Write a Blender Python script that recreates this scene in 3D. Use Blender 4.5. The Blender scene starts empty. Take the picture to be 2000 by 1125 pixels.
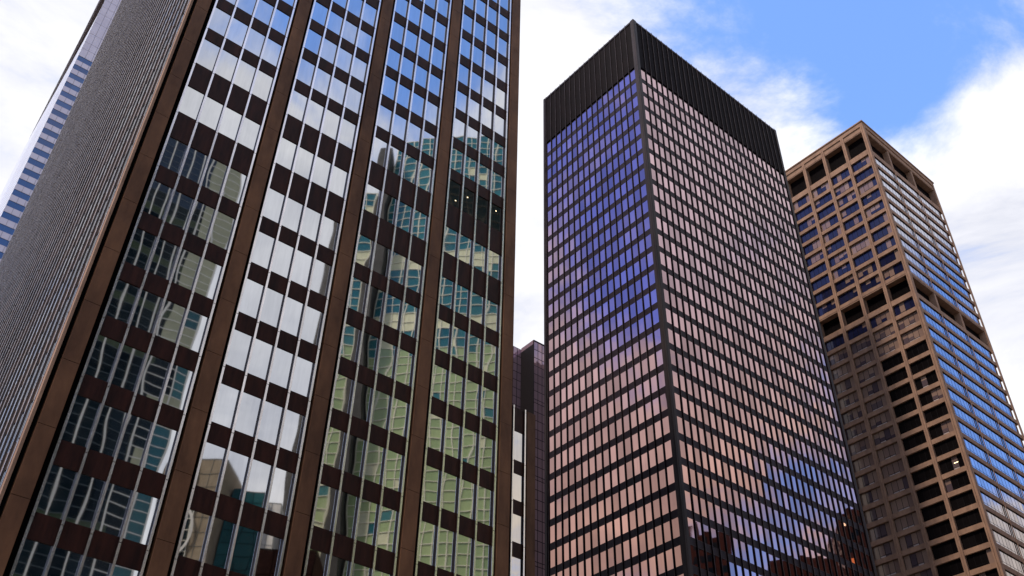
import bpy, math, random
from mathutils import Vector, Matrix, noise
R = math.radians
random.seed(7)
scene = bpy.context.scene
col = scene.collection

# ------------------------------------------------------------------ camera
PITCH, ROLL, FPX = 0.6935, 0.0236, 1931.9
cp, sp, cr, sr = math.cos(PITCH), math.sin(PITCH), math.cos(ROLL), math.sin(ROLL)
FW = Vector((0, cp, sp)); RT0 = Vector((1, 0, 0)); UP0 = Vector((0, -sp, cp))
RT = RT0 * cr + UP0 * sr; UP = UP0 * cr - RT0 * sr
EYE = Vector((0, 0, 1.7))
cd = bpy.data.cameras.new('camera'); cam = bpy.data.objects.new('camera', cd); col.objects.link(cam)
cd.sensor_width = 36; cd.lens = 36 * FPX / 2000; cd.clip_start = .2; cd.clip_end = 6000
cam.matrix_world = Matrix(((RT.x, UP.x, -FW.x, EYE.x), (RT.y, UP.y, -FW.y, EYE.y), (RT.z, UP.z, -FW.z, EYE.z), (0, 0, 0, 1)))
scene.camera = cam

def px(P):
    d = Vector(P) - EYE; w = d.dot(FW)
    if w < 1: return None
    return (1000 + FPX * d.dot(RT) / w, 562.5 - FPX * d.dot(UP) / w)
def seen_area(corners):
    """size of a quad in the photograph, 0 when out of the frame"""
    q = [px(c) for c in corners]
    if any(k is None for k in q): return 0
    x = sum(k[0] for k in q) / len(q); y = sum(k[1] for k in q) / len(q)
    if not (-12 < x < 2012 and -12 < y < 1137): return 0
    a = 0
    for i in range(len(q)): a += q[i - 1][0] * q[i][1] - q[i][0] * q[i - 1][1]
    return abs(a) / 2

# ------------------------------------------------------------------ materials
def mat(name): 
    m = bpy.data.materials.new(name); m.use_nodes = True
    nt = m.node_tree; b = nt.nodes['Principled BSDF']
    return m, nt, b
def N(nt, t, **kw):
    n = nt.nodes.new(t)
    for k, v in kw.items():
        if k in n.inputs: n.inputs[k].default_value = v
        else: setattr(n, k, v)
    return n
def mixcol(nt, fac, a, b):
    m = nt.nodes.new('ShaderNodeMix'); m.data_type = 'RGBA'
    for s, v in ((0, fac), (6, a), (7, b)):
        if hasattr(v, 'links'): nt.links.new(v, m.inputs[s])
        else: m.inputs[s].default_value = v if s == 0 else (*v, 1)
    return m.outputs[2]
def rnd(nt):
    """a number that differs from pane to pane"""
    g = N(nt, 'ShaderNodeNewGeometry'); o = N(nt, 'ShaderNodeObjectInfo')
    a = N(nt, 'ShaderNodeMath', operation='ADD'); nt.links.new(g.outputs['Random Per Island'], a.inputs[0]); nt.links.new(o.outputs['Random'], a.inputs[1])
    f = N(nt, 'ShaderNodeMath', operation='FRACT'); nt.links.new(a.outputs[0], f.inputs[0])
    return f.outputs[0]
def ramp01(nt, src, lo, hi):
    r = N(nt, 'ShaderNodeMapRange'); r.inputs[1].default_value = lo; r.inputs[2].default_value = hi
    nt.links.new(src, r.inputs[0]); return r.outputs[0]
def solid(name, c, c2=None, rough=.6, metal=0, scale=.6, stretch=(1, 1, 1), spec=.5, bump=0):
    m, nt, b = mat(name)
    g = N(nt, 'ShaderNodeNewGeometry'); mp = N(nt, 'ShaderNodeMapping'); mp.inputs['Scale'].default_value = stretch
    nt.links.new(g.outputs['Position'], mp.inputs[0])
    n1 = N(nt, 'ShaderNodeTexNoise', Scale=scale, Detail=7.0, Roughness=.65); nt.links.new(mp.outputs[0], n1.inputs['Vector'])
    c2 = c2 or tuple(k * .7 for k in c)
    nt.links.new(mixcol(nt, ramp01(nt, n1.outputs[0], .32, .68), c2, c), b.inputs['Base Color'])
    n2 = N(nt, 'ShaderNodeTexNoise', Scale=scale * 5, Detail=4.0); nt.links.new(mp.outputs[0], n2.inputs['Vector'])
    rr = N(nt, 'ShaderNodeMapRange'); rr.inputs[3].default_value = max(rough - .1, .02); rr.inputs[4].default_value = min(rough + .12, 1)
    nt.links.new(n2.outputs[0], rr.inputs[0]); nt.links.new(rr.outputs[0], b.inputs['Roughness'])
    b.inputs['Metallic'].default_value = metal; b.inputs['Specular IOR Level'].default_value = spec
    if bump:
        bp = N(nt, 'ShaderNodeBump', Strength=bump, Distance=.02); nt.links.new(n2.outputs[0], bp.inputs['Height']); nt.links.new(bp.outputs[0], b.inputs['Normal'])
    return m
def mirror(name, c, rough=.02, vary=.1, c2=None):
    """coated glass: reflects like tinted metal, a little different from pane to pane"""
    m, nt, b = mat(name)
    r = rnd(nt)
    lo = tuple(k * (1 - vary) for k in c); hi = tuple(min(1, k * (1 + vary)) for k in c)
    cc = mixcol(nt, r, lo, c2 or hi)
    g = N(nt, 'ShaderNodeNewGeometry'); mp = N(nt, 'ShaderNodeMapping'); mp.inputs['Scale'].default_value = (3.2, 3.2, .35)
    nt.links.new(g.outputs['Position'], mp.inputs[0])
    n1 = N(nt, 'ShaderNodeTexNoise', Scale=1.0, Detail=5.0, Roughness=.6); nt.links.new(mp.outputs[0], n1.inputs['Vector'])
    mm = nt.nodes.new('ShaderNodeMix'); mm.data_type = 'RGBA'; mm.blend_type = 'MULTIPLY'; mm.inputs[0].default_value = 1
    nt.links.new(cc, mm.inputs[6]); nt.links.new(mixcol(nt, ramp01(nt, n1.outputs[0], .3, .7), (.9, .9, .9), (1, 1, 1)), mm.inputs[7])
    nt.links.new(mm.outputs[2], b.inputs['Base Color'])
    b.inputs['Metallic'].default_value = 1; b.inputs['Roughness'].default_value = rough
    return m
def darkglass(name, c, ior=1.6, c2=None, rough=.03, spec=.5):
    m, nt, b = mat(name)
    nt.links.new(mixcol(nt, rnd(nt), c, c2 or tuple(k * 1.6 for k in c)), b.inputs['Base Color'])
    b.inputs['Roughness'].default_value = rough; b.inputs['IOR'].default_value = ior; b.inputs['Specular IOR Level'].default_value = spec
    return m
def glow(name, c, s):
    m, nt, b = mat(name); b.inputs['Base Color'].default_value = (*c, 1)
    b.inputs['Emission Color'].default_value = (*c, 1); b.inputs['Emission Strength'].default_value = s; return m

M = {}
M['a_pier'] = solid('brown weathered stone', (.135, .062, .032), (.050, .022, .0125), rough=.6, scale=.45, stretch=(1, 1, .35), bump=.15, spec=.12)
M['a_spandrel'] = solid('dark rust brown steel', (.036, .0105, .0070), (.011, .004, .0033), rough=.5, scale=1.1, stretch=(2.2, 2.2, .35), spec=.10)
M['a_side_spandrel'] = solid('sunlit tone brown steel', (.11, .076, .062), (.055, .037, .03), rough=.5, scale=.8, spec=.15)  # sunlight on the side face put into a lighter spandrel colour
M['chrome'] = solid('brushed chrome', (.86, .80, .79), (.66, .61, .60), rough=.22, metal=1, scale=2, stretch=(1, 1, .1))
M['fin_flank'] = solid('satin fin flank', (.10, .075, .068), (.06, .046, .042), rough=.5, metal=.3, scale=2, stretch=(1, 1, .1), spec=.15)
M['bronze_dark'] = solid('dark bronze flank', (.035, .022, .018), (.02, .013, .011), rough=.45, scale=1, spec=.2)
M['recess'] = solid('black recess', (.0035, .0028, .0028), rough=.85, scale=1, spec=.05)  # shade inside the reveals and openings put into near black
M['a_glass'] = mirror('mirrored window', (.545, .555, .57), vary=.05)
M['a_dim'] = darkglass('clear window of the dim floor', (.010, .006, .004), 1.5, spec=.3)
M['b_glass'] = mirror('bronze mirrored window', (.425, .29, .315), vary=.24)
M['b_black'] = solid('black bronze steel', (.0052, .0026, .0032), (.002, .001, .0014), rough=.6, scale=.7, stretch=(1, 1, .3), spec=.03)
M['b_spandrel'] = solid('violet black spandrel', (.019, .011, .015), (.008, .005, .007), rough=.45, scale=1.4, stretch=(1, 1, .3), spec=.09)
M['b_edge'] = solid('grey steel mullion edge', (.052, .040, .041), (.018, .013, .015), rough=.5, metal=.3, scale=.5, spec=.08)
M['b_pier'] = solid('dark corner steel', (.034, .024, .022), (.007, .005, .005), rough=.45, scale=.25, stretch=(1.5, 1.5, .25), metal=.2, spec=.1)
M['c_stone'] = solid('tan concrete', (.245, .142, .094), (.15, .085, .057), rough=.8, scale=.7, stretch=(1, 1, .5), bump=.2, spec=.2)
M['c_glass'] = darkglass('dark blue window', (.007, .008, .026), 1.5, (.012, .013, .036), spec=.3)
M['c_blind'] = darkglass('window with drawn blind', (.125, .078, .066), 1.5, (.20, .13, .10), rough=.08, spec=.35)
M['c_bar'] = solid('dark window bar', (.005, .004, .005), rough=.6, scale=1, spec=.05)
M['c_mirror'] = mirror('blue tinted window', (.37, .38, .47), vary=.14)
M['c_frost'] = solid('frosted sill pane', (.34, .28, .27), (.24, .19, .18), rough=.25, scale=2)
M['d_panel'] = solid('pale lilac metal panel', (.42, .39, .47), (.36, .33, .41), rough=.5, scale=.2, spec=.25)
M['d_white'] = solid('white metal panel', (.50, .53, .63), (.42, .45, .56), rough=.6, scale=.2)
M['d_blue'] = darkglass('blue window band', (.014, .05, .16), 1.5, (.02, .07, .21), rough=.1)
M['d_joint'] = solid('grey panel joint', (.17, .16, .20), rough=.7, scale=1)
M['d_dark'] = solid('dark bronze crown', (.022, .016, .016), rough=1, scale=.3, spec=0)
M['e_glass'] = mirror('violet mirrored window', (.35, .225, .25), vary=.14)
for n_ in M['e_glass'].node_tree.nodes:
    if n_.type == 'BSDF_PRINCIPLED': n_.inputs['Metallic'].default_value = .55
M['fin_chrome'] = solid('warm brushed fin edge', (.80, .71, .67), (.55, .48, .45), rough=.28, metal=1, scale=2, stretch=(1, 1, .1))
M['c_black'] = darkglass('dark reflection window', (.0035, .0028, .003), 1.45, spec=.07)  # stands in for the dark tower mirrored in the low panes
M['c_half'] = darkglass('grey lower pane', (.055, .038, .045), 1.5, (.085, .06, .062), spec=.3)  # plain grey tone for low panes not covered by a blind
M['line_black'] = solid('black frame', (.006, .004, .005), rough=.6, scale=1, spec=.08)
M['g_glass'] = darkglass('green glass panel', (.27, .37, .18), 1.5, (.36, .45, .22), rough=.08, spec=.3)
M['g_teal'] = darkglass('teal glass panel', (.020, .11, .13), 1.5, (.045, .18, .19), rough=.05, spec=.3)
M['g_blind'] = solid('cream blind', (.62, .62, .40), (.5, .52, .33), rough=.6, scale=1)
M['g_line'] = solid('cream white grid bar', (.80, .77, .60), (.7, .68, .52), rough=.4, scale=1)
M['r_stone'] = solid('blue grey stone', (.085, .082, .075), (.05, .047, .043), rough=.7, scale=.3, spec=.15)
M['r_dark'] = darkglass('deep blue window', (.005, .012, .018), 1.5, (.010, .022, .028), rough=.05, spec=.12)
M['r_navy'] = darkglass('navy blue window', (.010, .030, .070), 1.5, (.018, .046, .09), rough=.05, spec=.2)
M['r_green'] = darkglass('dull green window', (.05, .075, .045), 1.5, (.075, .10, .06), rough=.06, spec=.15)
M['r_cream'] = solid('cream panel', (.52, .52, .33), (.42, .43, .27), rough=.5, scale=.5)
M['r_fin'] = solid('cream white fin', (.95, .93, .80), (.9, .87, .74), rough=.4, scale=1)
M['r_bar'] = solid('grey blue bar', (.10, .13, .14), rough=.5, scale=1)
M['r_tan'] = solid('tan block stone', (.36, .29, .20), (.27, .21, .14), rough=.8, scale=.6)
M['r_white'] = solid('white panel', (.85, .83, .78), rough=.5, scale=.4)
M['r_brick'] = solid('red brown brick', (.060, .024, .016), (.034, .014, .010), rough=.85, scale=1.2, spec=.1)
M['r_teal'] = darkglass('teal window', (.02, .10, .12), 1.6, (.03, .14, .16))
M['lamp'] = glow('lit office', (1, .78, .45), 1.4)
M['lamp_dim'] = glow('dim lit room', (.9, .28, .07), .12)
M['asphalt'] = solid('asphalt', (.05, .05, .052), (.035, .035, .037), rough=.9, scale=3)
M['paving'] = solid('pale paving', (.30, .28, .26), (.24, .23, .21), rough=.85, scale=1.5)
M['paint'] = solid('white road paint', (.75, .75, .72), rough=.7, scale=3)

# ------------------------------------------------------------------ mesh building
class MB:
    def __init__(s): s.v = []; s.f = []; s.m = []; s.sm = []
    def quad(s, a, b, c, d, mi=0, smooth=False):
        n = len(s.v); s.v += [tuple(a), tuple(b), tuple(c), tuple(d)]; s.f.append((n, n + 1, n + 2, n + 3)); s.m.append(mi); s.sm.append(smooth)
    def tri(s, a, b, c, mi=0):
        n = len(s.v); s.v += [tuple(a), tuple(b), tuple(c)]; s.f.append((n, n + 1, n + 2)); s.m.append(mi); s.sm.append(False)
    def box(s, x0, x1, y0, y1, z0, z1, mi=0, sides=None, top=True, bottom=True):
        """mi faces; sides = other material slot for the faces looking along x"""
        k = mi if sides is None else sides
        A = [(x0, y0, z0), (x1, y0, z0), (x1, y1, z0), (x0, y1, z0), (x0, y0, z1), (x1, y0, z1), (x1, y1, z1), (x0, y1, z1)]
        n = len(s.v); s.v += A
        F = [((0, 1, 5, 4), mi), ((2, 3, 7, 6), mi), ((1, 2, 6, 5), k), ((3, 0, 4, 7), k)]
        if top: F.append(((4, 5, 6, 7), mi))
        if bottom: F.append(((3, 2, 1, 0), mi))
        for f, m in F: s.f.append(tuple(n + i for i in f)); s.m.append(m); s.sm.append(False)
    def grid(s, fn, nu, nv, mi=0):
        n = len(s.v)
        for j in range(nv + 1):
            for i in range(nu + 1): s.v.append(tuple(fn(i / nu, j / nv)))
        for j in range(nv):
            for i in range(nu):
                a = n + j * (nu + 1) + i; s.f.append((a, a + 1, a + nu + 2, a + nu + 1)); s.m.append(mi); s.sm.append(True)
    def pane(s, o, u, w, h, n, amp=.003, tilt=.003, nu=6, nv=8, mi=0, freq=.8):
        """a sheet of glass that is very slightly out of true, as real panes are"""
        o = Vector(o); u = Vector(u); n = Vector(n); sd = Vector((random.uniform(0, 90), random.uniform(0, 90), random.uniform(0, 90)))
        tx = random.uniform(-tilt, tilt); tz = random.uniform(-tilt, tilt); bl = random.uniform(-.3, 1) * amp * .6
        def fn(a, b):
            d = tx * (a - .5) * w + tz * (b - .5) * h + bl * math.sin(math.pi * a) * math.sin(math.pi * b)
            d += amp * noise.noise(Vector((a * w * freq, b * h * freq * .6, 0)) + sd)
            return o + u * (a * w) + Vector((0, 0, b * h)) + n * d
        s.grid(fn, nu, nv, mi)
    def build(s, name, mats, parent=None, xf=None, kind=None, label=None):
        vs = s.v; fs = s.f
        if xf: vs = [tuple(xf(Vector(v))) for v in vs]; 
        if xf and getattr(xf, 'flip', False): fs = [tuple(reversed(f)) for f in fs]
        me = bpy.data.meshes.new(name); me.from_pydata(vs, [], fs)
        for m in (mats if isinstance(mats, (list, tuple)) else [mats]): me.materials.append(M[m])
        me.polygons.foreach_set('material_index', s.m); me.polygons.foreach_set('use_smooth', s.sm); me.update()
        o = bpy.data.objects.new(name, me); col.objects.link(o)
        if parent: o.parent = parent
        if kind: o['kind'] = kind
        if label: o['label'] = label
        return o
def thing(name, label, cat, loc, rz=0, group=None):
    o = bpy.data.objects.new(name, None); o.empty_display_size = 2; col.objects.link(o)
    o.location = loc; o.rotation_euler = (0, 0, rz); o['label'] = label; o['category'] = cat
    if group: o['group'] = group
    return o
def structure(name, mb, mats): o = mb.build(name, mats); o['kind'] = 'structure'; return o

class Parts:
    """repeated parts of one thing: the 100 that show largest become objects of their own, the rest one"""
    def __init__(s, name, mats, parent, limit=100, sub=None): s.n = name; s.mats = mats; s.p = parent; s.it = []; s.limit = limit; s.sub = sub
    def add(s, corners, fn, key=None):
        c, sn = math.cos(s.p.rotation_euler.z), math.sin(s.p.rotation_euler.z); L = s.p.location
        W = [Vector((L.x + x * c - y * sn, L.y + x * sn + y * c, z)) for x, y, z in corners]
        s.it.append((seen_area(W) if key is None else key, len(s.it), fn))
    def make(s, mb):
        if not s.sub: mb.build(s.n, s.mats, s.p); return
        # the frame is the part; every pane, blind or lamp of it is a sub-part
        comp = list(range(len(mb.v)))
        def find(a):
            while comp[a] != a: comp[a] = comp[comp[a]]; a = comp[a]
            return a
        for f in mb.f:
            for v in f[1:]: comp[find(v)] = find(f[0])
        groups = {}
        for i, mi in enumerate(mb.m):
            g = s.sub.get(mi); groups.setdefault((g or '', find(mb.f[i][0]) if g else 0), []).append(i)
        root = None
        for g in sorted(groups):
            q = MB(); ren = {}
            for i in groups[g]:
                f = []
                for v in mb.f[i]:
                    if v not in ren: ren[v] = len(q.v); q.v.append(mb.v[v])
                    f.append(ren[v])
                q.f.append(tuple(f)); q.m.append(mb.m[i]); q.sm.append(mb.sm[i])
            if g[0] == '': root = q.build(s.n, s.mats, s.p)
            else: q.build(g[0], s.mats, root)
    def flush(s):
        s.it.sort(key=lambda t: (-t[0], t[1])); k = 0; rest = MB(); nr = 0
        for a, _, fn in s.it:
            if a > 0 and k < s.limit: mb = MB(); fn(mb); k += 1; s.make(mb)
            else: fn(rest); nr += 1
        if nr: rest.build(s.n, s.mats, s.p, kind='stuff')

# ================================================================== BROWN TOWER on the left
A0 = (-23.4154, 45.0854, 0); THA = 0.6615
bt = thing('office_tower', 'brown steel tower with mirrored windows and chrome mullions filling the left half', 'building', A0, THA)
HA = 150.0
sp_list = [(80.25, 78.87), (76.15, 74.85), (72.25, 70.95), (68.3, 66.97), (64.23, 62.93), (60.0, 57.42), (54.58, 52.03), (49.2, 47.82), (44.95, 43.57), (40.72, 39.35), (36.6, 35.24), (32.48, 31.14), (28.3, 26.87)]
z = 80.25
while z + 4.02 < HA - 5: z += 4.04; sp_list.insert(0, (z, z - 1.33))
z = 28.3
while z - 4.15 > 5: z -= 4.15; sp_list.append((z, z - 1.4))
PER = 7.53
wall = MB()
wall.box(-1.3, 29.9, .5, 70, 0, HA, 0)
wall.box(-1.25, -1.2, .3, .5, 0, HA)
wall.build('wall', ['recess'], bt)
# piers of the front and the slim corner pier of the side
def pier(x0, x1, y0=-.06):
    mb = MB(); zs = 0; k = 0
    while zs < HA:
        ze = min(zs + 4.1, HA); mb.box(x0, x1, y0, .498, zs, ze - .03); zs = ze
    mb.build('pier', ['a_pier'], bt)
pier(-1.3, -.35)
for k in range(4): pier(6.28 + PER * k - .02, 7.28 + PER * k + (0 if k < 3 else .02))
mb = MB(); mb.box(-1.73, -1.57, 0, .55, 0, HA); mb.build('pier', ['c_stone'], bt, label='slim corner pier in a sunlit tan tone')  # lighter stone colour stands in for sun on this strip
mb = MB(); mb.box(-1.57, -1.301, .4, .56, 0, HA); mb.build('corner_recess', ['recess'], bt)
# chrome mullions of the front, with their joints
def mullion(par, x, HT, joints, m0='chrome'):
    mb = MB(); mb.box(x - .07, x + .07, -.02, .02, 0, HT, 0); mb.box(x - .05, x + .05, .02, .198, 0, HT, 1)
    for j in joints: mb.box(x - .083, x + .083, -.026, .03, j, j + .035, 1)
    mb.build('mullion', [m0, 'bronze_dark'], par)
joints_a = [a - .35 for a, b in sp_list]
for k in range(4):
    for i in range(5): mullion(bt, PER * k + 1.5 * i + (.02 if i == 0 else -.02 if i == 4 else 0), HA, joints_a)
SPN = Parts('spandrel', ['a_spandrel'], bt); WIN = Parts('window', ['a_glass'], bt, 96)
ceil_lamps = []
for k in range(4):
    x0 = PER * k
    for q, (zt, zb) in enumerate(sp_list):
        SPN.add([(x0, .14, zb), (x0 + 6, .14, zb), (x0 + 6, .14, zt), (x0, .14, zt)],
                (lambda m, x0=x0, zb=zb, zt=zt: [m.box(x0 + 1.5 * i + .06, x0 + 1.5 * i + 1.44, .14, .197, zb, zt) for i in range(4)]))
        znext = sp_list[q + 1][0] if q + 1 < len(sp_list) else 1.0
        for i in range(4):
            xa, xb = x0 + 1.5 * i + .05, x0 + 1.5 * i + 1.45
            if k == 3 and abs(zt - 60.0) < 9 and abs(znext - 54.58) < .1 and False: continue
            WIN.add([(xa, .2, znext), (xb, .2, znext), (xb, .2, zb), (xa, .2, zb)],
                    (lambda m, xa=xa, xb=xb, z0=znext, z1=zb: m.pane((xa, .2, z0 - .02), (1, 0, 0), xb - xa, z1 - z0 + .04, (0, 1, 0), amp=.0027, tilt=.0024, freq=.65)),
                    key=-1 if (k == 3 and abs(znext - 60.0) < .1) else None)
# the dim floor in the right-hand bay is drawn from real clear panes below; drop its mirrored panes
keep = [t for t in WIN.it if t[0] != -1]; WIN.it = keep
SPN.flush(); WIN.flush()
DIM_B, DIM_T = 60.0, 62.93
for i in range(4):
    mb = MB(); xa = PER * 3 + 1.5 * i + .05
    mb.pane((xa, .2, DIM_B), (1, 0, 0), 1.4, DIM_T - DIM_B, (0, 1, 0), amp=.004, tilt=.0016); mb.build('window', ['a_dim'], bt, label='dark unlit window of the dim floor')
for x, zq in ((.9, .75), (2.1, 1.9), (4.6, .5), (5.2, 2.2)):
    mb = MB(); mb.box(PER * 3 + x, PER * 3 + x + .12, .185, .19, DIM_B + zq, DIM_B + zq + .09); mb.build('room_lamp', ['lamp'], bt)
# side face: dense chrome fins over brown spandrels
SB = Parts('side_spandrel', ['a_side_spandrel'], bt, 40)
for zt, zb in sp_list:
    SB.add([(-1.5, 1, zb), (-1.5, 66, zb), (-1.5, 66, zt), (-1.5, 1, zt)], (lambda m, zb=zb, zt=zt: m.box(-1.585, -1.302, .561, 69.5, zb - .1, zt + .1)), key=1)
SB.flush()
mb = MB(); mb.box(-1.56, -1.305, .562, 69.6, 2, HA - .01); mb.build('side_window', ['r_dark'], bt)
for k in range(46):
    y = .85 + 1.5 * k
    mb = MB(); mb.box(-1.73, -1.70, y - .042, y + .042, 0, HA, 0); mb.box(-1.70, -1.575, y - .035, y + .035, 0, HA, 2)
    for j in joints_a[::2]: mb.box(-1.737, -1.70, y - .056, y + .056, j, j + .04, 1)
    mb.build('fin', ['fin_chrome', 'bronze_dark', 'fin_flank'], bt)
mb = MB(); mb.box(-1.6, 30, .1, 70.2, HA, HA + 1.2); mb.build('parapet', ['a_spandrel'], bt)

# ================================================================== LOWER WING behind its right end
WX, WY = 29.9, 14.6
c_, s_ = math.cos(THA), math.sin(THA)
lw = thing('office_wing', 'low brown wing with one narrow window column between the brown tower and the dark tower', 'building', (A0[0] + WX * c_ - WY * s_, A0[1] + WX * s_ + WY * c_, 0), THA)
HW = 55.0
mb = MB(); mb.box(-28, 14.3, .5, 30, 0, HW - .3); mb.build('wall', ['recess'], lw)
mb = MB(); zs = 0
while zs < HW: mb.box(13.42, 14.45, -.04, .498, zs, min(zs + 4.1, HW) - .012); zs += 4.1
mb.build('pier', ['a_pier'], lw)
wsp = [(55.0, 52.35)]; z = 49.15
while z > 5: wsp.append((z, z - 1.4)); z -= 4.16
for x in (11.75, 13.2): mullion(lw, x, HW + .1, [a - .3 for a, b in wsp])
WP = Parts('window', ['a_glass'], lw, 20); WS = Parts('spandrel', ['a_spandrel'], lw, 20)
for q, (zt, zb) in enumerate(wsp):
    for x in (8.85, 10.3, 11.8):
        WS.add([(x, .14, zb), (x + 1.35, .14, zb), (x + 1.35, .14, zt), (x, .14, zt)], (lambda m, x=x, zb=zb, zt=zt: m.box(x, x + 1.35, .14, .45, zb, zt)), key=(zt if x > 11 else 0))
        zn = wsp[q + 1][0] if q + 1 < len(wsp) else 1
        WP.add([(x, .2, zn), (x + 1.35, .2, zn), (x + 1.35, .2, zb), (x, .2, zb)], (lambda m, x=x, z0=zn, z1=zb: m.pane((x, .2, z0), (1, 0, 0), 1.35, z1 - z0, (0, 1, 0), amp=.004, tilt=.002)), key=(zt if x > 11 else 0))
WP.flush(); WS.flush()
mb = MB(); mb.box(-28, 14.3, .46, 30, HW - .3, HW); mb.build('roof', ['recess'], lw)

# ================================================================== DARK TOWER in the middle
B0 = (22.7954, 116.8931, 0); THB = 0.6807
dk = thing('dark_tower', 'tall black bronze tower with close mullions and pink mirrored windows, middle of the view', 'building', B0, THB)
LB_, RB_, HB, CB = 27.0, 44.6, 169.2, 155.0
FLB, WHB, HEADB = 3.867, 2.72, 154.32
mb = MB(); mb.box(.35, RB_ - .2, .35, LB_ - .2, 0, HB - .6); mb.build('wall', ['b_black'], dk)
# right face plane y=0 (mullion fronts), left face plane x=0
mulR = [.86 + 1.487 * k for k in range(1, 30)]; mulL = [.80 + 1.494 * k for k in range(1, 18)]
for x in mulR:
    mb = MB(); mb.box(x - .045, x + .045, -.03, .02, 0, HB + .28, 0); mb.box(x - .025, x + .025, .02, .10, 0, HB, 1); mb.box(x - .13, x + .13, .10, .345, 0, CB, 1)
    mb.build('mullion', ['b_edge', 'b_black'], dk)
for y in mulL:
    mb = MB(); mb.box(-.03, .02, y - .045, y + .045, 0, HB + .28, 0); mb.box(.02, .10, y - .025, y + .025, 0, HB, 1); mb.box(.10, .345, y - .13, y + .13, 0, CB, 1)
    mb.build('mullion', ['b_edge', 'b_black'], dk)
# corner piers
for (x0, x1, y0, y1) in ((-.04, .82, -.04, .80), (RB_ - .5, RB_, -.03, .5), (-.03, .5, LB_ - .5, LB_)):
    mb = MB(); zs = 0
    while zs < HB: mb.box(x0, x1, y0, y1, zs, min(zs + FLB * (1 if zs > 140 else 2), HB + .1) - .03); zs += FLB * (1 if zs > 140 else 2)
    if x0 < 0 and y0 < 0: mb.box(.2, .62, -.07, -.03, 0, HB); mb.box(-.07, -.03, .2, .6, 0, HB)
    mb.build('corner_pier', ['b_pier'], dk)
SR = Parts('spandrel', ['b_spandrel'], dk); WB = Parts('window', ['b_glass'], dk)
nf = 39
fl = [HEADB - FLB * k for k in range(nf)]
segR = [(.82, mulR[0] - .13)] + [(mulR[i] + .13, mulR[i + 1] - .13) for i in range(28)] + [(mulR[28] + .13, RB_ - .5)]
segL = [(.80, mulL[0] - .13)] + [(mulL[i] + .13, mulL[i + 1] - .13) for i in range(16)] + [(mulL[16] + .13, LB_ - .5)]
for q, h in enumerate(fl):
    lo = h - WHB; nx = fl[q + 1] if q + 1 < nf else 0
    SR.add([(1, .2, nx), (44, .2, nx), (44, .2, lo), (1, .2, lo)], (lambda m, lo=lo, nx=nx: [m.box(a + .005, b - .005, .14, .348, nx + .06, lo - .06) for a, b in segR]))
    SR.add([(.2, 1, nx), (.2, 26, nx), (.2, 26, lo), (.2, 1, lo)], (lambda m, lo=lo, nx=nx: [m.box(.14, .348, a + .005, b - .005, nx + .06, lo - .06) for a, b in segL]))
    for a, b in segR:
        WB.add([(a, .3, lo), (b, .3, lo), (b, .3, h), (a, .3, h)], (lambda m, a=a, b=b, lo=lo, h=h: m.pane((a, .165, lo - .02), (1, 0, 0), b - a, h - lo + .04, (0, 1, 0), amp=.0026, tilt=.0055, nu=3, nv=4)))
    for a, b in segL:
        WB.add([(.3, a, lo), (.3, b, lo), (.3, b, h), (.3, a, h)], (lambda m, a=a, b=b, lo=lo, h=h: m.pane((.165, b, lo - .02), (0, -1, 0), b - a, h - lo + .04, (1, 0, 0), amp=.0026, tilt=.0055, nu=3, nv=4)))
SR.flush(); WB.flush()
# sills and heads, one frame strip per floor
mb = MB()
for h in fl:
    for zz in (h, h - WHB - .06):
        for a, b in segR: mb.box(a + .004, b - .004, .12, .349, zz, zz + .06)
        for a, b in segL: mb.box(.12, .349, a + .004, b - .004, zz, zz + .06)
mb.build('sill', ['b_edge'], dk, kind='stuff')
# windowless crown of dark louvre panels, and its thin coping
mb = MB()
for a, b in segR:
    mb.box(a - .2, b + .2, .12, .34, CB, HB - .5)
for a, b in segL: mb.box(.12, .34, a - .2, b + .2, CB, HB - .5)
mb.build('crown', ['b_black'], dk)
mb = MB(); mb.box(-.02, RB_, .03, .345, HB - .5, HB); mb.box(-.0, .345, .35, LB_, HB - .5, HB); mb.box(.345, RB_ - .2, .346, LB_ - .2, HB - .58, HB - .2); mb.build('coping', ['b_spandrel'], dk)
# the other two faces
mb = MB()
for h in fl:
    for k in range(17): mb.quad((RB_ - .18, 1 + 1.5 * k, h - WHB), (RB_ - .18, 2.1 + 1.5 * k, h - WHB), (RB_ - .18, 2.1 + 1.5 * k, h), (RB_ - .18, 1 + 1.5 * k, h))
    for k in range(28): mb.quad((2.1 + 1.5 * k, LB_ - .18, h - WHB), (1 + 1.5 * k, LB_ - .18, h - WHB), (1 + 1.5 * k, LB_ - .18, h), (2.1 + 1.5 * k, LB_ - .18, h))
mb.build('rear_window', ['r_dark'], dk, kind='stuff')

# ================================================================== TAN CONCRETE TOWER at the right
S = 1.4
C0 = (58.9706 * S, 110.9039 * S, 0); THC = 0.6922
ct = thing('concrete_tower', 'tan concrete grid tower with open louvre storeys and blue windows at the right', 'building', C0, THC)
HC = 185.0; FC = 3.67; NL = 7; LBAY = 5.65; NR = 3; RBAY = 10.1
LC_ = NL * LBAY + .4; RC_ = 30.9
mb = MB(); mb.box(1.6, RC_ - .4, 1.6, LC_ - .4, 0, HC - 1); mb.build('wall', ['recess'], ct)
rows = []                                          # (sill z, head z) of window storeys
for k in range(10): rows.append((174.45 - FC * k - 2.72, 174.45 - FC * k))
for k in range(35):
    h = 131.75 - FC * k
    if h - 2.72 > 1: rows.append((h - 2.72, h))
opens = [(176.0, 182.05), (133.0, 137.45)]
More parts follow.
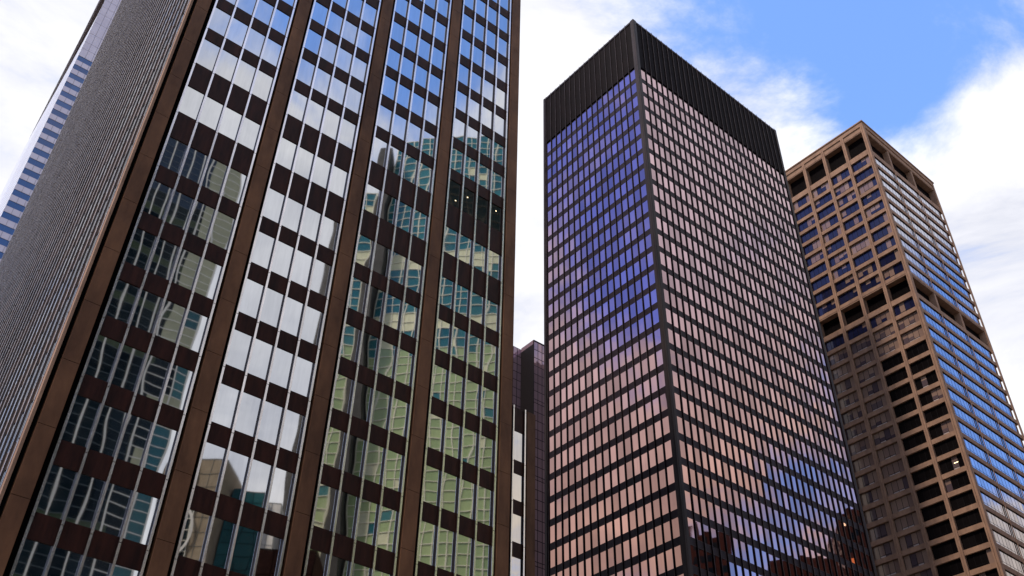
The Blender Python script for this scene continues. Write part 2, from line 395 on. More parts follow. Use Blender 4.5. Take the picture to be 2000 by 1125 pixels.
# beams: the solid between storeys
levels = sorted(rows + opens)
beams = [(0, levels[0][0])] + [(levels[i][1], levels[i + 1][0]) for i in range(len(levels) - 1)] + [(182.05, HC)]
BM = Parts('beam', ['c_stone'], ct, 100)
for z0, z1 in beams:
    BM.add([(0, 0, z0), (0, 26, z0), (0, 26, z1), (0, 0, z1)], (lambda m, z0=z0, z1=z1: m.box(.12, 1.58, .4, LC_, z0, z1)), key=1)
    BM.add([(0, 0, z0), (30, 0, z0), (30, 0, z1), (0, 0, z1)], (lambda m, z0=z0, z1=z1: m.box(.4, RC_, .12, 1.58, z0, z1) if z1 - z0 < 2 and z0 > 1 else m.box(1.59, RC_, .12, 1.58, z0, z1)), key=1)
BM.flush()
# left-face columns: twin ribs with a groove
for k in range(1, NL + 1):
    y = .2 + LBAY * k; mb = MB()
    mb.box(-.12, .118, y - .38, y - .06, 0, HC - 1.3); mb.box(-.12, .118, y + .06, y + .38, 0, HC - 1.3); mb.box(-.04, .118, y - .06, y + .06, 0, HC - 1.3)
    mb.box(.121, 1.58, y - .3, y + .3, 133, 137.45); mb.box(.121, 1.58, y - .3, y + .3, 176, 182.05); mb.box(.121, .7, y - .3, y + .3, 1, 176)
    mb.build('column', ['c_stone'], ct)
# corner column
mb = MB()
mb.box(-.14, .30, -.14, .26, 0, HC - 1.3); mb.box(-.14, .118, .36, .66, 0, HC - 1.3); mb.box(.40, .86, -.14, .118, 0, HC - 1.3); mb.box(.0, .62, .0, .58, 0, HC - 1.32)
mb.build('column', ['c_stone'], ct)
for k in range(1, NR + 1):
    x = RBAY * k + (0 if k < NR else .2); mb = MB(); mb.box(x - .35, x + .35, .16, 1.5, 133, 137.45); mb.box(x - .35, x + .35, .16, 1.5, 176, 182.05); mb.box(x - .12, x + .12, .02, .119, 1, 131.8) if k < NR else mb.box(x - .2, x + .45, -.1, .119, 1, HC - 1.3)
    if k < NR: mb.box(x - .12, x + .12, .02, .119, 137.45, 176)
    mb.build('column', ['c_stone'] if k == NR else ['c_stone'], ct)
# cornice: coping above a shadow groove
mb = MB(); mb.box(-.3, RC_ + .3, -.3, LC_ + .2, HC - .02, HC + .3); mb.box(-.1, RC_ + .1, -.1, LC_, HC - 1.28, HC - .021); mb.build('cornice', ['c_stone'], ct)
for zl in (182.3, 137.75):
    mb = MB(); mb.box(.05, .118, .7, LC_, zl, zl + .22); mb.build('ledge', ['c_stone'], ct)
    mb = MB(); mb.box(.9, RC_, .05, .118, zl, zl + .22); mb.build('ledge', ['c_stone'], ct)
# louvre backs of the open storeys
for z0, z1 in opens:
    mb = MB()
    n = int((z1 - z0) / .3)
    for i in range(n): mb.box(1.45, 1.595, 1.6, LC_ - .5, z0 + .3 * i, z0 + .3 * i + .16); mb.box(1.6, RC_ - .5, 1.45, 1.595, z0 + .3 * i, z0 + .3 * i + .16)
    mb.build('louvre', ['b_black'], ct)
CW = Parts('window', ['c_glass', 'c_blind', 'c_bar', 'c_frost', 'lamp', 'c_mirror', 'recess', 'c_black', 'c_half'], ct, 100, {7: 'pane', 8: 'pane', 0: 'pane', 1: 'blind', 3: 'sill_pane', 4: 'ceiling_lamp', 5: 'pane'})
def cwin_left(m, k, z0, z1, rs):
    r = random.Random(rs)
    y0 = .2 + LBAY * k + .44; y1 = .2 + LBAY * (k + 1) - .44
    if k == 0: y0 = .70
    x = .55; n = 4; w = (y1 - y0) / n
    low = z1 < 128.5
    for i in range(n):
        if low: b = r.random() < .9 if k >= 2 or z1 > 124 else r.random() < .05  # low rows
        else: b = r.random() < (.42 if (int(z0 * 7) + k) % 3 else .08)
        drop = r.choice((.0, .0, .35, .6)) if b and not (low and k >= 2 and z1 < 105) else 0
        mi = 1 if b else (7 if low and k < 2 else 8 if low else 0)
        ya, yb = y0 + w * i + .025, y0 + w * (i + 1) - .025
        zs = z0 + .55 if 0 < i < 3 else z0
        if drop: 
            zm = zs + (z1 - zs) * drop
            m.pane((x, yb, zs), (0, -1, 0), yb - ya, zm - zs, (1, 0, 0), amp=.002, tilt=.003, nu=2, nv=2, mi=8 if low else 0); m.pane((x, yb, zm), (0, -1, 0), yb - ya, z1 - zm, (1, 0, 0), amp=.002, tilt=.003, nu=2, nv=2, mi=1)
        else: m.pane((x, yb, zs), (0, -1, 0), yb - ya, z1 - zs, (1, 0, 0), amp=.002, tilt=.003, nu=2, nv=2, mi=mi)
        if 0 < i < 3:
            m.pane((x, yb, z0 + .06), (0, -1, 0), yb - ya, .42, (1, 0, 0), amp=.002, tilt=.003, nu=2, nv=2, mi=3 if (b and low) else mi)
            m.box(x - .03, x + .03, ya - .025, yb + .025, zs - .07, zs, 2)
        if i: m.box(x - .04, x + .03, ya - .055, ya + .005, z0, z1, 2)
    m.box(x - .03, x + .05, y0, y1, z1 - .05, z1 - .002, 2); m.box(x - .03, x + .05, y0, y1, z0 + .002, z0 + .05, 2)
    if low and r.random() < .025:
        a = r.uniform(y0 + .4, y1 - 1.4); m.box(x - .015, x - .008, a, a + r.uniform(.5, 1.1), z1 - 1.35, z1 - 1.22, 4)
def cwin_right(m, k, z0, z1):
    x0 = RBAY * k + .2 if k else .9; x1 = RBAY * (k + 1) - .2
    n = 7; w = (x1 - x0) / n; y = .33
    for i in range(n):
        xa, xb = x0 + w * i + .02, x0 + w * (i + 1) - .02
        m.pane((xa, y, z0 + .62), (1, 0, 0), xb - xa, z1 - z0 - .62, (0, 1, 0), amp=.002, tilt=.003, nu=2, nv=2, mi=5)
        m.pane((xa, y, z0), (1, 0, 0), xb - xa, .57, (0, 1, 0), amp=.002, tilt=.004, nu=2, nv=2, mi=5)
        if i: m.box(xa - .04, xa, y - .02, y + .04, z0, z1, 2)
    m.box(x0 + w, x1 - w, y - .02, y + .04, z0 + .57, z0 + .62, 2)
    m.box(x0, x1, y - .08, y + .058, z1 - .10, z1 - .003, 2); m.box(x0, x1, y - .02, y + .058, z0 + .003, z0 + .05, 2)
    m.box(x0, x1, y + .03, y + .058, z0 + .01, z1 - .01, 6)
rs = 0
for z0, z1 in rows:
    for k in range(NL):
        rs += 1; y0 = .2 + LBAY * k + .4; y1 = y0 + LBAY - .8
        CW.add([(.5, y0, z0), (.5, y1, z0), (.5, y1, z1), (.5, y0, z1)], (lambda m, k=k, z0=z0, z1=z1, rs=rs: cwin_left(m, k, z0, z1, rs)), key=(0 if k > 4 else None))
    for k in range(NR):
        CW.add([(RBAY * k + .6, .06, z0), (RBAY * k + 9.8, .06, z0), (RBAY * k + 9.8, .06, z1), (RBAY * k + .6, .06, z1)], (lambda m, k=k, z0=z0, z1=z1: cwin_right(m, k, z0, z1)))
CW.flush()

# ================================================================== PALE STRIPED SKYSCRAPER far left
def frontpt(u, d): return (A0[0] + u * c_ - d * s_, A0[1] + u * s_ + d * c_, 0)
DD = 170.0; DU = .55
pt = thing('striped_skyscraper', 'pale lilac skyscraper with blue window stripes behind the brown tower, far left', 'building', frontpt(DU, DD), THA)
HD = 330.0
mb = MB(); mb.box(.02, 45, .06, 40, 0, HD); mb.build('wall', ['d_joint'], pt)
zt0 = 235.0; PD = 3.93
bands = [(zt0 - PD * k, zt0 - PD * k - 1.9) for k in range(59) if zt0 - PD * k - 2 > 1]
DW = Parts('window_band', ['d_blue', 'line_black'], pt, 60); DP = Parts('panel_row', ['d_panel'], pt, 60)
def drow(m, z0, z1, n=1, w=1.86):
    k = 0; x = 0
    while x < 44:
        for j in range(n):
            h = (z1 - z0) / n; m.box(x + .05, x + w - .05, 0, .058, z0 + h * j + .05, z0 + h * (j + 1) - .05)
        x += w
for k, (zt, zb) in enumerate(bands):
    def dw(m, zb=zb, zt=zt): 
        for i in range(24): m.box(1.86 * i + .01, 1.86 * i + 1.85, .02, .058, zb, zt, 0)
        m.box(0, 44.6, .005, .05, zt - .1, zt, 1)
    DW.add([(0, 0, zb), (3, 0, zb), (3, 0, zt), (0, 0, zt)], dw)
    nz = bands[k + 1][0] if k + 1 < len(bands) else 0
    DP.add([(0, 0, nz), (3, 0, nz), (3, 0, zb), (0, 0, zb)], (lambda m, a=nz, b=zb: drow(m, a, b)))
z = zt0 + .05
for h in [3.5, 3.0, 4.3, 5.4, 4.6, 3.4, 3.4, 5.4, 4.3, 4.3, 5.4, 3.4, 4.3, 5.4, 4.3, 5.4, 4.3, 4.3, 4.3, 4.3, 4.3]:
    DP.add([(0, 0, z), (3, 0, z), (3, 0, z + h), (0, 0, z + h)], (lambda m, a=z, b=z + h: drow(m, a, b))); z += h
DW.flush(); DP.flush()
# the battered flank: white panels below, a dark bronze wedge above
mb = MB()
def flank(zz): return (-.25 - 3.3 * max(0, (HD - 30 - zz)) / HD, 26)
prev = None; ncut = 120
for i in range(ncut):
    za, zb = HD * i / ncut, HD * (i + 1) / ncut - .35
    xa, ya = flank(za); xb, yb = flank(zb)
    fa = min(1, max(.02, (258 - za) / 38)); fb = min(1, max(.02, (258 - zb) / 38))
    pa = Vector((0, .06, za)); pb = Vector((0, .06, zb)); qa = Vector((xa, ya, za)); qb = Vector((xb, yb, zb))
    ma = pa.lerp(qa, fa); mb_ = pb.lerp(qb, fb)
    mb.quad(pa, pb, mb_, ma, 0)
    if fb < .99: mb.quad(ma, mb_, qb, qa, 1)
mb.build('flank', ['d_white', 'd_dark'], pt)

# ================================================================== VIOLET GRID TOWER between wing and dark tower
ED = 110.0; EU = 104
et = thing('grid_tower', 'violet mirrored tower with black grid, seen in the gap left of the dark tower', 'building', frontpt(EU, ED), THA)
HE = 151.6; CU, CZ = 1.33, 2.47
# origin u=104: main face reaches to the projecting block at x = BX
BX = 118.9 - EU + .0; PRO = 5.0
mb = MB(); mb.box(-20, 34, .1, 30, 0, HE); mb.box(BX, 34, -PRO + .1, .1, 0, HE + .4); mb.build('wall', ['line_black'], et)
mb = MB(); mb.box(BX - .06, BX, -PRO, .1, 0, HE - .9); mb.build('block_flank', ['line_black'], et)
mb = MB(); mb.box(BX - .05, BX - .001, -PRO + .3, .1, HE - .9, HE + .38); mb.build('block_cap', ['e_glass'], et)
EW = Parts('window', ['e_glass'], et, 100)
rowz = []; z = HE - .1
i = 0
while z > 3:
    h = CZ if i % 9 != 7 else 1.0
    rowz.append((z - h, z)); z -= h; i += 1
for z0, z1 in rowz:
    x = BX - CU
    while x > -19:
        EW.add([(x, .05, z0), (x + CU, .05, z0), (x + CU, .05, z1), (x, .05, z1)], (lambda m, x=x, z0=z0, z1=z1: m.pane((x + .09, .06, z0 + .09), (1, 0, 0), CU - .18, z1 - z0 - .18, (0, 1, 0), amp=.003, tilt=.004, nu=3, nv=4)), key=None if x > 2 else 0)
        x -= CU
    x = BX
    while x < 32:
        EW.add([(x, -PRO, z0), (x + CU, -PRO, z0), (x + CU, -PRO, z1), (x, -PRO, z1)], (lambda m, x=x, z0=z0, z1=z1: m.pane((x + .09, -PRO + .06, z0 + .09), (1, 0, 0), CU - .18, z1 - z0 - .18, (0, 1, 0), amp=.006, tilt=.004, nu=4, nv=5)), key=None if x < BX + 4 else 0)
        x += CU
EW.flush()

# ================================================================== TOWERS ACROSS THE STREET (seen mirrored in the glass)
PA = Vector(A0); NA = Vector((s_, -c_, 0))
def mirror_xf(base):
    b = Vector(base)
    def f(v): 
        d = (v - PA).dot(NA); return v - 2 * d * NA - b
    f.flip = True; return f
def real(v): v = Vector(v); return v - 2 * (v - PA).dot(NA) * NA
def grid_face(pan, lines, P, Q, z0, z1, cw, ch, lw, matpick, out=.12):
    """panels and bars on the wall from P to Q (virtual ground points, outside on the right hand when walking P to Q)"""
    P = Vector((*P, 0)); Q = Vector((*Q, 0)); L = (Q - P).length; u = (Q - P) / L; n = Vector((u.y, -u.x, 0))
    nu = max(1, round(L / cw)); w = L / nu; nz = max(1, round((z1 - z0) / ch)); h = (z1 - z0) / nz
    for j in range(nz):
        for i in range(nu):
            a = P + u * (w * i) + Vector((0, 0, z0 + h * j)); mi = matpick(i, j, z0 + h * j)
            pan.quad(a, a + u * w, a + u * w + Vector((0, 0, h)), a + Vector((0, 0, h)), mi)
    def bar(a, b, wd, vert):
        t = u if vert else Vector((0, 0, 1)); o = n * out
        a0, a1, b0, b1 = a - t * wd / 2, a + t * wd / 2, b - t * wd / 2, b + t * wd / 2
        if vert: lines.quad(a0 + o, a1 + o, b1 + o, b0 + o); lines.quad(a1, a1 + n * out, b1 + n * out, b1); lines.quad(a0 + o, a0, b0, b0 + o)
        else: lines.quad(a0 + o, b0 + o, b1 + o, a1 + o); lines.quad(a0, b0, b0 + o, a0 + o); lines.quad(a1 + o, b1 + o, b1, a1)
    for i in range(nu + 1): p = P + u * (w * i); bar(p + Vector((0, 0, z0)), p + Vector((0, 0, z1)), lw, True)
    for j in range(nz + 1): zz = Vector((0, 0, z0 + h * j)); bar(P + zz, Q + zz, lw * .8, False)
def prism(mb, pts, z0, z1, mi=0):
    n = len(pts)
    for i in range(n):
        a, b = pts[i], pts[(i + 1) % n]; mb.quad((*a, z0), (*b, z0), (*b, z1), (*a, z1), mi)
    k = len(mb.v); mb.v += [(*p, z1) for p in pts]; mb.f.append(tuple(range(k, k + n))); mb.m.append(mi); mb.sm.append(False)

# --- curved green glass tower
b = real((-10, 165, 0)); gt = thing('glass_tower', 'curved green glass tower with cream grid bars, mirrored in the brown tower', 'building', b)
xf = mirror_xf(b)
pan, lin = MB(), MB()
rg = random.Random(3)
def gpick(i, j, z):
    t = rg.random()
    if z > 138: return 2 if t < .02 else 1  # reflected sky in the upper panels put into the teal colour
    if z > 104:
        k = noise.noise(Vector((i * .35, j * .12, z * .004)))
        if (j // 2) % 4 == 1 and k > -.12: return 2
        return 2 if t < .05 else 1 if z > 122 or k > .05 else 0
    return 2 if t < .05 else 1 if t < .07 else 0
arc = []
for i in range(13):
    x = -26.2 + 44 * i / 12; arc.append((x, 150 + ((x + 2) / 22) ** 2 * 2.0))
for i in range(12): grid_face(pan, lin, arc[i], arc[i + 1], 0, 170.6, 1.75, 2.0, .15, gpick)
body = MB(); prism(body, [(-26, 153.5), (17.5, 153.5), (17.5, 185), (-26, 185)], 0, 170.6)
body.build('wall', ['r_stone'], gt, xf); 
sh = MB(); prism(sh, [(-29.3, 148.9), (-26.7, 148.9), (-26.7, 180), (-29.3, 180)], 0, 165.6); sh.build('stone_shaft', ['r_stone'], gt, xf)
grid_face(pan, lin, (-33.0, 150.2), (-29.7, 150.2), 0, 152, 1.65, 2.0, .15, gpick)
st = MB(); prism(st, [(-37.2, 151), (-33, 150.15), (-29.7, 150.3), (-29.7, 178), (-37.2, 178)], 0, 151.9); st.build('stone_wall', ['r_stone'], gt, xf)
pan.build('glazing', ['g_glass', 'g_teal', 'g_blind'], gt, xf); lin.build('grid_bar', ['g_line'], gt, xf, kind='stuff')

# --- dark office block with cream fins
def vf(u, d): return (A0[0] + u * c_ - d * s_, A0[1] + u * s_ + d * c_)
b = real((*vf(8, 70), 0)); ob = thing('finned_block', 'dark glass block with cream fins and cream end bay, mirrored in the first window column', 'building', b)
xf = mirror_xf(b); pan, lin, bar = MB(), MB(), MB(); HR2 = 114.5
ro = random.Random(5)
lev = []; zz = 0
while zz < HR2: lev.append(zz); zz += 3.9
def rect(mb, u0, u1, d, z0, z1, mi=0):
    a, c = vf(u0, d), vf(u1, d); mb.quad((*a, z0), (*c, z0), (*c, z1), (*a, z1), mi)
for q, z0 in enumerate(lev):
    top = min(z0 + 3.9, HR2)
    u = -14.0
    while u < 18.5:
        hi = z0 > 98
        grn = ro.random() < .5 and q % 3 == 0
        rect(pan, u, u + 1.75, 60, z0, z0 + 1.3, 1 if hi else (2 if q % 2 else 0)); rect(pan, u, u + 1.75, 60, z0 + 1.3, top, 1 if hi else 0)
        u += 1.75
    rect(pan, 18.6, 21.3, 60, z0, top, 3 if (z0 > 84 or ro.random() < .4) else 0); rect(pan, 21.3, 23.3, 60, z0, top, 4 if z0 < 92 and ro.random() < .6 else 3)
    for dz in (0, 1.3, 2.6): rect(bar, -14, 18.6, 59.95, z0 + dz - .05, z0 + dz + .05)
    for dz in (0, 1.3, 2.6): rect(lin, 18.6, 23.3, 59.93, z0 + dz - .06, z0 + dz + .06)
u = -14.0
while u < 18.7:
    for (o1, o2) in ((59.8, 60),):
        a0, a1 = u - .085, u + .085
        rect(lin, a0, a1, 59.8, 0, HR2)
        for aa in (a0, a1): p, q_ = vf(aa, 59.8), vf(aa, 60); lin.quad((*p, 0), (*q_, 0), (*q_, HR2), (*p, HR2))
    u += 1.75
for u in (18.65, 21.3, 23.2): rect(lin, u - .12, u + .12, 59.8, 0, HR2)
body = MB(); prism(body, [vf(-14, 60.05), vf(23.3, 60.05), vf(23.3, 85), vf(-14, 85)], 0, HR2)
body.build('wall', ['r_tan'], ob, xf); pan.build('glazing', ['r_dark', 'r_navy', 'r_green', 'r_cream', 'g_teal'], ob, xf); lin.build('fin', ['r_fin'], ob, xf, kind='stuff'); bar.build('window_bar', ['r_bar'], ob, xf, kind='stuff')
am = MB(); p = vf(15.2, 64)
for (dx, dy, r0, z0, z1) in ((0, 0, .09, HR2, 123.5), (-.5, 0, .05, 121.8, 122), (.5, 0, .05, 119.4, 119.6)):
    if dx == 0: am.box(p[0] - r0, p[0] + r0, p[1] - r0, p[1] + r0, z0, z1)
    else: am.box(p[0] + min(dx * 2, 0), p[0] + max(dx * 2, 0), p[1] - r0, p[1] + r0, z0, z1)
b = real((*p, HR2)); at = am.build('roof_antenna', ['recess'], None, mirror_xf(b)); at.location = b; at['label'] = 'thin black antenna mast on the roof of the cream finned block'; at['category'] = 'antenna'

# --- smaller blocks mirrored low in the second bay
def block(name, label, pts, h, m, face=None, cw=2.2, ch=2.2, mats=None, lw=.08, line='r_bar', pick=None):
    b = real((*pts[0], 0)); t = thing(name, label, 'building', b); xf = mirror_xf(b)
    bd = MB(); prism(bd, pts, 0, h); bd.build('wall', [m], t, xf)
    pan, lin = MB(), MB()
    for i in (face or []):
        P, Q = Vector((*pts[i], 0)), Vector((*pts[(i + 1) % len(pts)], 0)); n = Vector(((Q - P).y, -(Q - P).x, 0)).normalized() * .03
        grid_face(pan, lin, (P + n).to_2d(), (Q + n).to_2d(), 0, h - .1, cw, ch, lw, pick or (lambda i, j, z: 0), out=.05)
    if face: pan.build('glazing', mats, t, xf); lin.build('panel_joint', [line], t, xf, kind='stuff')
    return t, xf
stb, xs = block('stone_block', 'tan stone block with a white arched window, mirrored low in the second bay', [(-54, 140), (-44.6, 140), (-44.6, 160), (-54, 160)], 80.5, 'r_tan', [0], 1.9, 2.3, ['r_tan'], .05)
gz, gl = MB(), MB(); grid_face(gz, gl, (-51.4, 139.8), (-48.6, 139.8), 76.5, 83.2, 1.4, 1.7, .16, lambda i, j, z: 0, out=.1); gz.build('window', ['r_navy'], stb, xs); gl.build('window_bar', ['r_fin'], stb, xs)
gz, gl = MB(), MB(); grid_face(gz, gl, (-51.4, 139.8), (-47.6, 139.8), 62, 74.5, 1.3, 1.7, .12, lambda i, j, z: 0, out=.1); gz.build('window', ['r_dark'], stb, xs); gl.build('window_bar', ['r_fin'], stb, xs)
ar = MB()
for i in range(16):
    a0, a1 = -math.pi / 2 + math.pi * i / 16, -math.pi / 2 + math.pi * (i + 1) / 16
    f = lambda a, r: (-50.4 + r * math.cos(a), 139.55, 69 + 1.3 * r * math.sin(a))
    ar.quad(f(a0, 3.0), f(a0, 3.4), f(a1, 3.4), f(a1, 3.0))
ar.build('arch', ['r_white'], stb, xs)
block('teal_block', 'teal glass block with a white rim, mirrored low in the second bay', [(-44.4, 145), (-38.9, 145), (-38.9, 160), (-44.4, 160)], 78.5, 'r_white', [0], 1.4, 1.9, ['r_teal'], .06, 'r_dark')
block('white_block', 'white panelled block beside the teal block, mirrored low in the second bay', [(-38.8, 146), (-36.2, 146), (-36.2, 160), (-38.8, 160)], 77.0, 'r_white', [0], 1.3, 1.9, ['r_white'], .05, 'r_bar')
block('brick_block', 'brown brick block in front of the white block, mirrored low in the second bay', [(-37.0, 139), (-28, 139), (-28, 150), (-37.0, 150)], 65.5, 'r_brick', [0], 3.2, 4.0, ['r_brick'], .1, 'recess')

# --- brick towers off to the right, mirrored at the foot of the dark tower
def brick(name, label, x, y, w, d, h, m='r_brick', lit=.018, seed=1, steps=()):
    t = thing(name, label, 'building', (x, y, 0)); bd = MB(); bd.box(0, w, 0, d, 0, h)
    for (a, b_, h2) in steps: bd.box(.5, w - .5, a * d, b_ * d, h, h2)
    bd.build('wall', [m], t); wn = MB(); r = random.Random(seed)
    z = 4
    while z < h - 3:
        y_ = 1.2
        while y_ < d - 1.5:
            k = r.random(); mi = 1 if k < lit else 2 if k < lit * 2.2 else 0
            wn.quad((-.03, y_ + 1.3, z), (-.03, y_, z), (-.03, y_, z + 1.9), (-.03, y_ + 1.3, z + 1.9), mi); y_ += 2.6
        x_ = 1.2
        while x_ < w - 1.5:
            wn.quad((x_, -.03, z), (x_ + 1.3, -.03, z), (x_ + 1.3, -.03, z + 1.9), (x_, -.03, z + 1.9), 0); x_ += 2.6
        z += 3.6
    wn.build('window', ['r_dark', 'lamp', 'lamp_dim'], t, kind='stuff')
brick('brick_tower', 'red brown brick tower with a stepped top, mirrored at the foot of the dark tower', 150, 104, 24, 22, 119, steps=((.1, .6, 123),), seed=2)
brick('brick_tower', 'flat topped red brown brick tower beside the stepped one, mirrored in the dark tower', 150, 134.5, 26, 18, 111, seed=4, lit=.025)
brick('slender_tower', 'slender tower with lit golden windows, mirrored low at the right end of the dark tower', 150, 154, 20, 7, 123, seed=8, lit=.05)
brick('dark_block', 'black stone block mirrored in the lowest blue windows of the concrete tower', 190, 184, 30, 46, 113, m='b_black', seed=9, lit=.03)

# ================================================================== GROUND
g = MB(); g.quad((-2500, -2500, 0), (2500, -2500, 0), (2500, 2500, 0), (-2500, 2500, 0)); structure('ground', g, ['paving'])
def strip(name, u0, u1, d0, d1, z, m):
    mb = MB(); P = [frontpt(u0, d0), frontpt(u1, d0), frontpt(u1, d1), frontpt(u0, d1)]
    mb.quad(*[(p[0], p[1], z) for p in P]); structure(name, mb, [m])
strip('road', -300, 400, -46, -32, .004, 'asphalt')
mk = MB()
for i in range(60):
    P = [frontpt(-290 + 11 * i, -39.08), frontpt(-287 + 11 * i, -39.08), frontpt(-287 + 11 * i, -38.92), frontpt(-290 + 11 * i, -38.92)]
    mk.quad(*[(p[0], p[1], .008) for p in P])
structure('road_marking', mk, ['paint'])
def kerb(d0, d1):
    mb = MB(); P = [frontpt(-300, d0), frontpt(400, d0), frontpt(400, d1), frontpt(-300, d1)]
    lo = [(p[0], p[1], 0) for p in P]; hi = [(p[0], p[1], .13) for p in P]
    mb.quad(*hi)
    for i in range(4): mb.quad(lo[i], lo[(i + 1) % 4], hi[(i + 1) % 4], hi[i])
    structure('pavement', mb, ['paving'])
kerb(-31.99, -2); kerb(-58, -46.01)

# ================================================================== SKY, SUN
SUN_EL = 55; sd = Vector((-.75, -.66, 0)).normalized() * math.cos(R(SUN_EL)) + Vector((0, 0, math.sin(R(SUN_EL))))
w = bpy.data.worlds.new('World'); scene.world = w; w.use_nodes = True; nt = w.node_tree
bg = nt.nodes['Background']; bg.inputs['Strength'].default_value = .15
sky = N(nt, 'ShaderNodeTexSky', sky_type='NISHITA', sun_disc=False); sky.sun_elevation = R(SUN_EL); sky.sun_rotation = math.atan2(sd.x, sd.y); sky.air_density = 1.0; sky.dust_density = .3; sky.ozone_density = 2.5
tc = N(nt, 'ShaderNodeTexCoord'); D = tc.outputs['Generated']
sx = N(nt, 'ShaderNodeSeparateXYZ'); nt.links.new(D, sx.inputs[0])
def math_(op, a, b=None, clamp=False):
    m = N(nt, 'ShaderNodeMath', operation=op); m.use_clamp = clamp
    for i, v in enumerate((a, b)):
        if v is None: continue
        if hasattr(v, 'links'): nt.links.new(v, m.inputs[i])
        else: m.inputs[i].default_value = v
    return m.outputs[0]
zz = math_('ADD', math_('MAXIMUM', sx.outputs[2], 0), .18)
cx = N(nt, 'ShaderNodeCombineXYZ'); nt.links.new(math_('DIVIDE', sx.outputs[0], zz), cx.inputs[0]); nt.links.new(math_('DIVIDE', sx.outputs[1], zz), cx.inputs[1])
n1 = N(nt, 'ShaderNodeTexNoise', Scale=4.2, Detail=14.0, Roughness=.63, Distortion=.4); nt.links.new(cx.outputs[0], n1.inputs['Vector'])
n2 = N(nt, 'ShaderNodeTexNoise', Scale=1.1, Detail=3.0, Roughness=.5); nt.links.new(cx.outputs[0], n2.inputs['Vector'])
dens = math_('ADD', math_('MULTIPLY', math_('SUBTRACT', n1.outputs[0], .5), 3.0), math_('MULTIPLY', math_('SUBTRACT', n2.outputs[0], .5), .9))
dens = math_('ADD', dens, .16)
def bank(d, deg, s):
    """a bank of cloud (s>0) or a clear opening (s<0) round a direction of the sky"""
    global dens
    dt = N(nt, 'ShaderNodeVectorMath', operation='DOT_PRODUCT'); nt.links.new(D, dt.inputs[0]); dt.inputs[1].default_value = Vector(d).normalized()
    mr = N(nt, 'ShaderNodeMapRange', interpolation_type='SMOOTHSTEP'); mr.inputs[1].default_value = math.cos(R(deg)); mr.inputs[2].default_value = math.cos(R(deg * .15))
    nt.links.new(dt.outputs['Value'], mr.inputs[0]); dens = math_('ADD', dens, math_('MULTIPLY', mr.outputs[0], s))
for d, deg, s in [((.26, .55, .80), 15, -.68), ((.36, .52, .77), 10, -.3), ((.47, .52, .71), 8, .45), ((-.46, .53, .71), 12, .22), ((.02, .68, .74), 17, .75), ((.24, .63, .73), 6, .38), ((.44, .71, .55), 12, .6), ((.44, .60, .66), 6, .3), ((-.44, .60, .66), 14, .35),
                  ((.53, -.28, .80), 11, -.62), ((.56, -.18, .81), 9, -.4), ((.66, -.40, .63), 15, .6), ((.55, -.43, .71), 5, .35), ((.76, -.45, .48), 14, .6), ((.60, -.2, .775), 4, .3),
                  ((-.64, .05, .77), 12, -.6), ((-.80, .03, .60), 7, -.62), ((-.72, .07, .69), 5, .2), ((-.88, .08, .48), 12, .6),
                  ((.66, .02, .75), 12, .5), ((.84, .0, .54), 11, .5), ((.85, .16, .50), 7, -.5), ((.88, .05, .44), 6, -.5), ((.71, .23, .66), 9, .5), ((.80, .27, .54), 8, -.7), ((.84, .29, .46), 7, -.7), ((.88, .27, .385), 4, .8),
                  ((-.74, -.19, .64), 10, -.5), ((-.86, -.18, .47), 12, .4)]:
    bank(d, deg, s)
cov = N(nt, 'ShaderNodeMapRange', interpolation_type='SMOOTHSTEP'); cov.inputs[1].default_value = -.42; cov.inputs[2].default_value = .52; nt.links.new(dens, cov.inputs[0])
shade = N(nt, 'ShaderNodeMapRange'); shade.inputs[1].default_value = .3; shade.inputs[2].default_value = .75; nt.links.new(n1.outputs[0], shade.inputs[0])
cl = nt.nodes.new('ShaderNodeMix'); cl.data_type = 'RGBA'; cl.inputs[6].default_value = (2.45, 2.52, 2.85, 1); cl.inputs[7].default_value = (4.3, 4.25, 4.3, 1); nt.links.new(shade.outputs[0], cl.inputs[0])
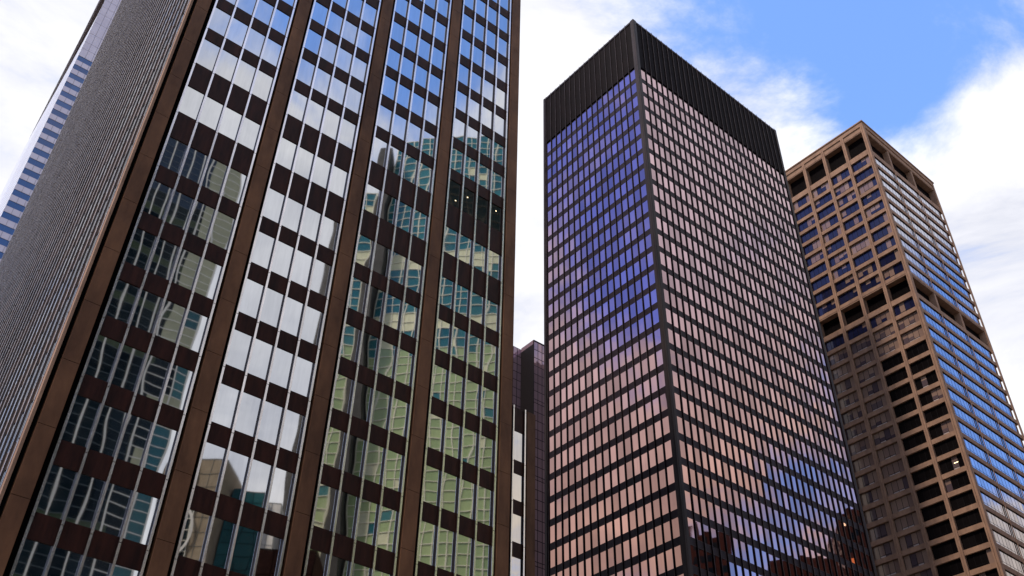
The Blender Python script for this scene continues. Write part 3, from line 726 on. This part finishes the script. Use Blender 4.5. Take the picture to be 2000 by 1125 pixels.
mx = nt.nodes.new('ShaderNodeMix'); mx.data_type = 'RGBA'; nt.links.new(cov.outputs[0], mx.inputs[0]); hs = N(nt, 'ShaderNodeHueSaturation', Saturation=1.12, Value=1.38, Hue=.507); nt.links.new(sky.outputs[0], hs.inputs['Color']); dk_ = N(nt, 'ShaderNodeVectorMath', operation='DOT_PRODUCT'); nt.links.new(D, dk_.inputs[0]); dk_.inputs[1].default_value = Vector((-.74, .0, .67)).normalized()
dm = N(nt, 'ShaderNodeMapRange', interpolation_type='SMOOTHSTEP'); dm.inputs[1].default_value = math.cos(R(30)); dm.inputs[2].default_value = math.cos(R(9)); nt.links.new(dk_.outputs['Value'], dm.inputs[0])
dp = nt.nodes.new('ShaderNodeMix'); dp.data_type = 'RGBA'; dp.blend_type = 'MULTIPLY'; nt.links.new(dm.outputs[0], dp.inputs[0]); nt.links.new(hs.outputs[0], dp.inputs[6]); dp.inputs[7].default_value = (.48, .47, .72, 1)   # sky deepened here for the dark tower's left-face reflections
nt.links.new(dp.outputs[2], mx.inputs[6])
# low cloud towards the two ends of the street is warmer
ax = N(nt, 'ShaderNodeMapRange', interpolation_type='SMOOTHSTEP'); ax.inputs[1].default_value = .74; ax.inputs[2].default_value = .93; nt.links.new(math_('ABSOLUTE', sx.outputs[0]), ax.inputs[0])
wm = nt.nodes.new('ShaderNodeMix'); wm.data_type = 'RGBA'; wm.blend_type = 'MULTIPLY'; nt.links.new(ax.outputs[0], wm.inputs[0]); nt.links.new(cl.outputs[2], wm.inputs[6]); wm.inputs[7].default_value = (.97, .79, .57, 1)
nt.links.new(wm.outputs[2], mx.inputs[7])
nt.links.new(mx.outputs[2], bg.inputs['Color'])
sl = bpy.data.lights.new('sun', 'SUN'); sl.energy = 2.2; sl.angle = R(7); sl.color = (1, .86, .70)
so = bpy.data.objects.new('sun', sl); col.objects.link(so); so.rotation_euler = (-sd).to_track_quat('-Z', 'Y').to_euler()

scene.view_settings.view_transform = 'Standard'; scene.view_settings.look = 'None'; scene.view_settings.gamma = 1; scene.view_settings.exposure = 1.05
scene.cycles.max_bounces = 8; scene.cycles.glossy_bounces = 5; scene.cycles.diffuse_bounces = 3; scene.cycles.use_denoising = True
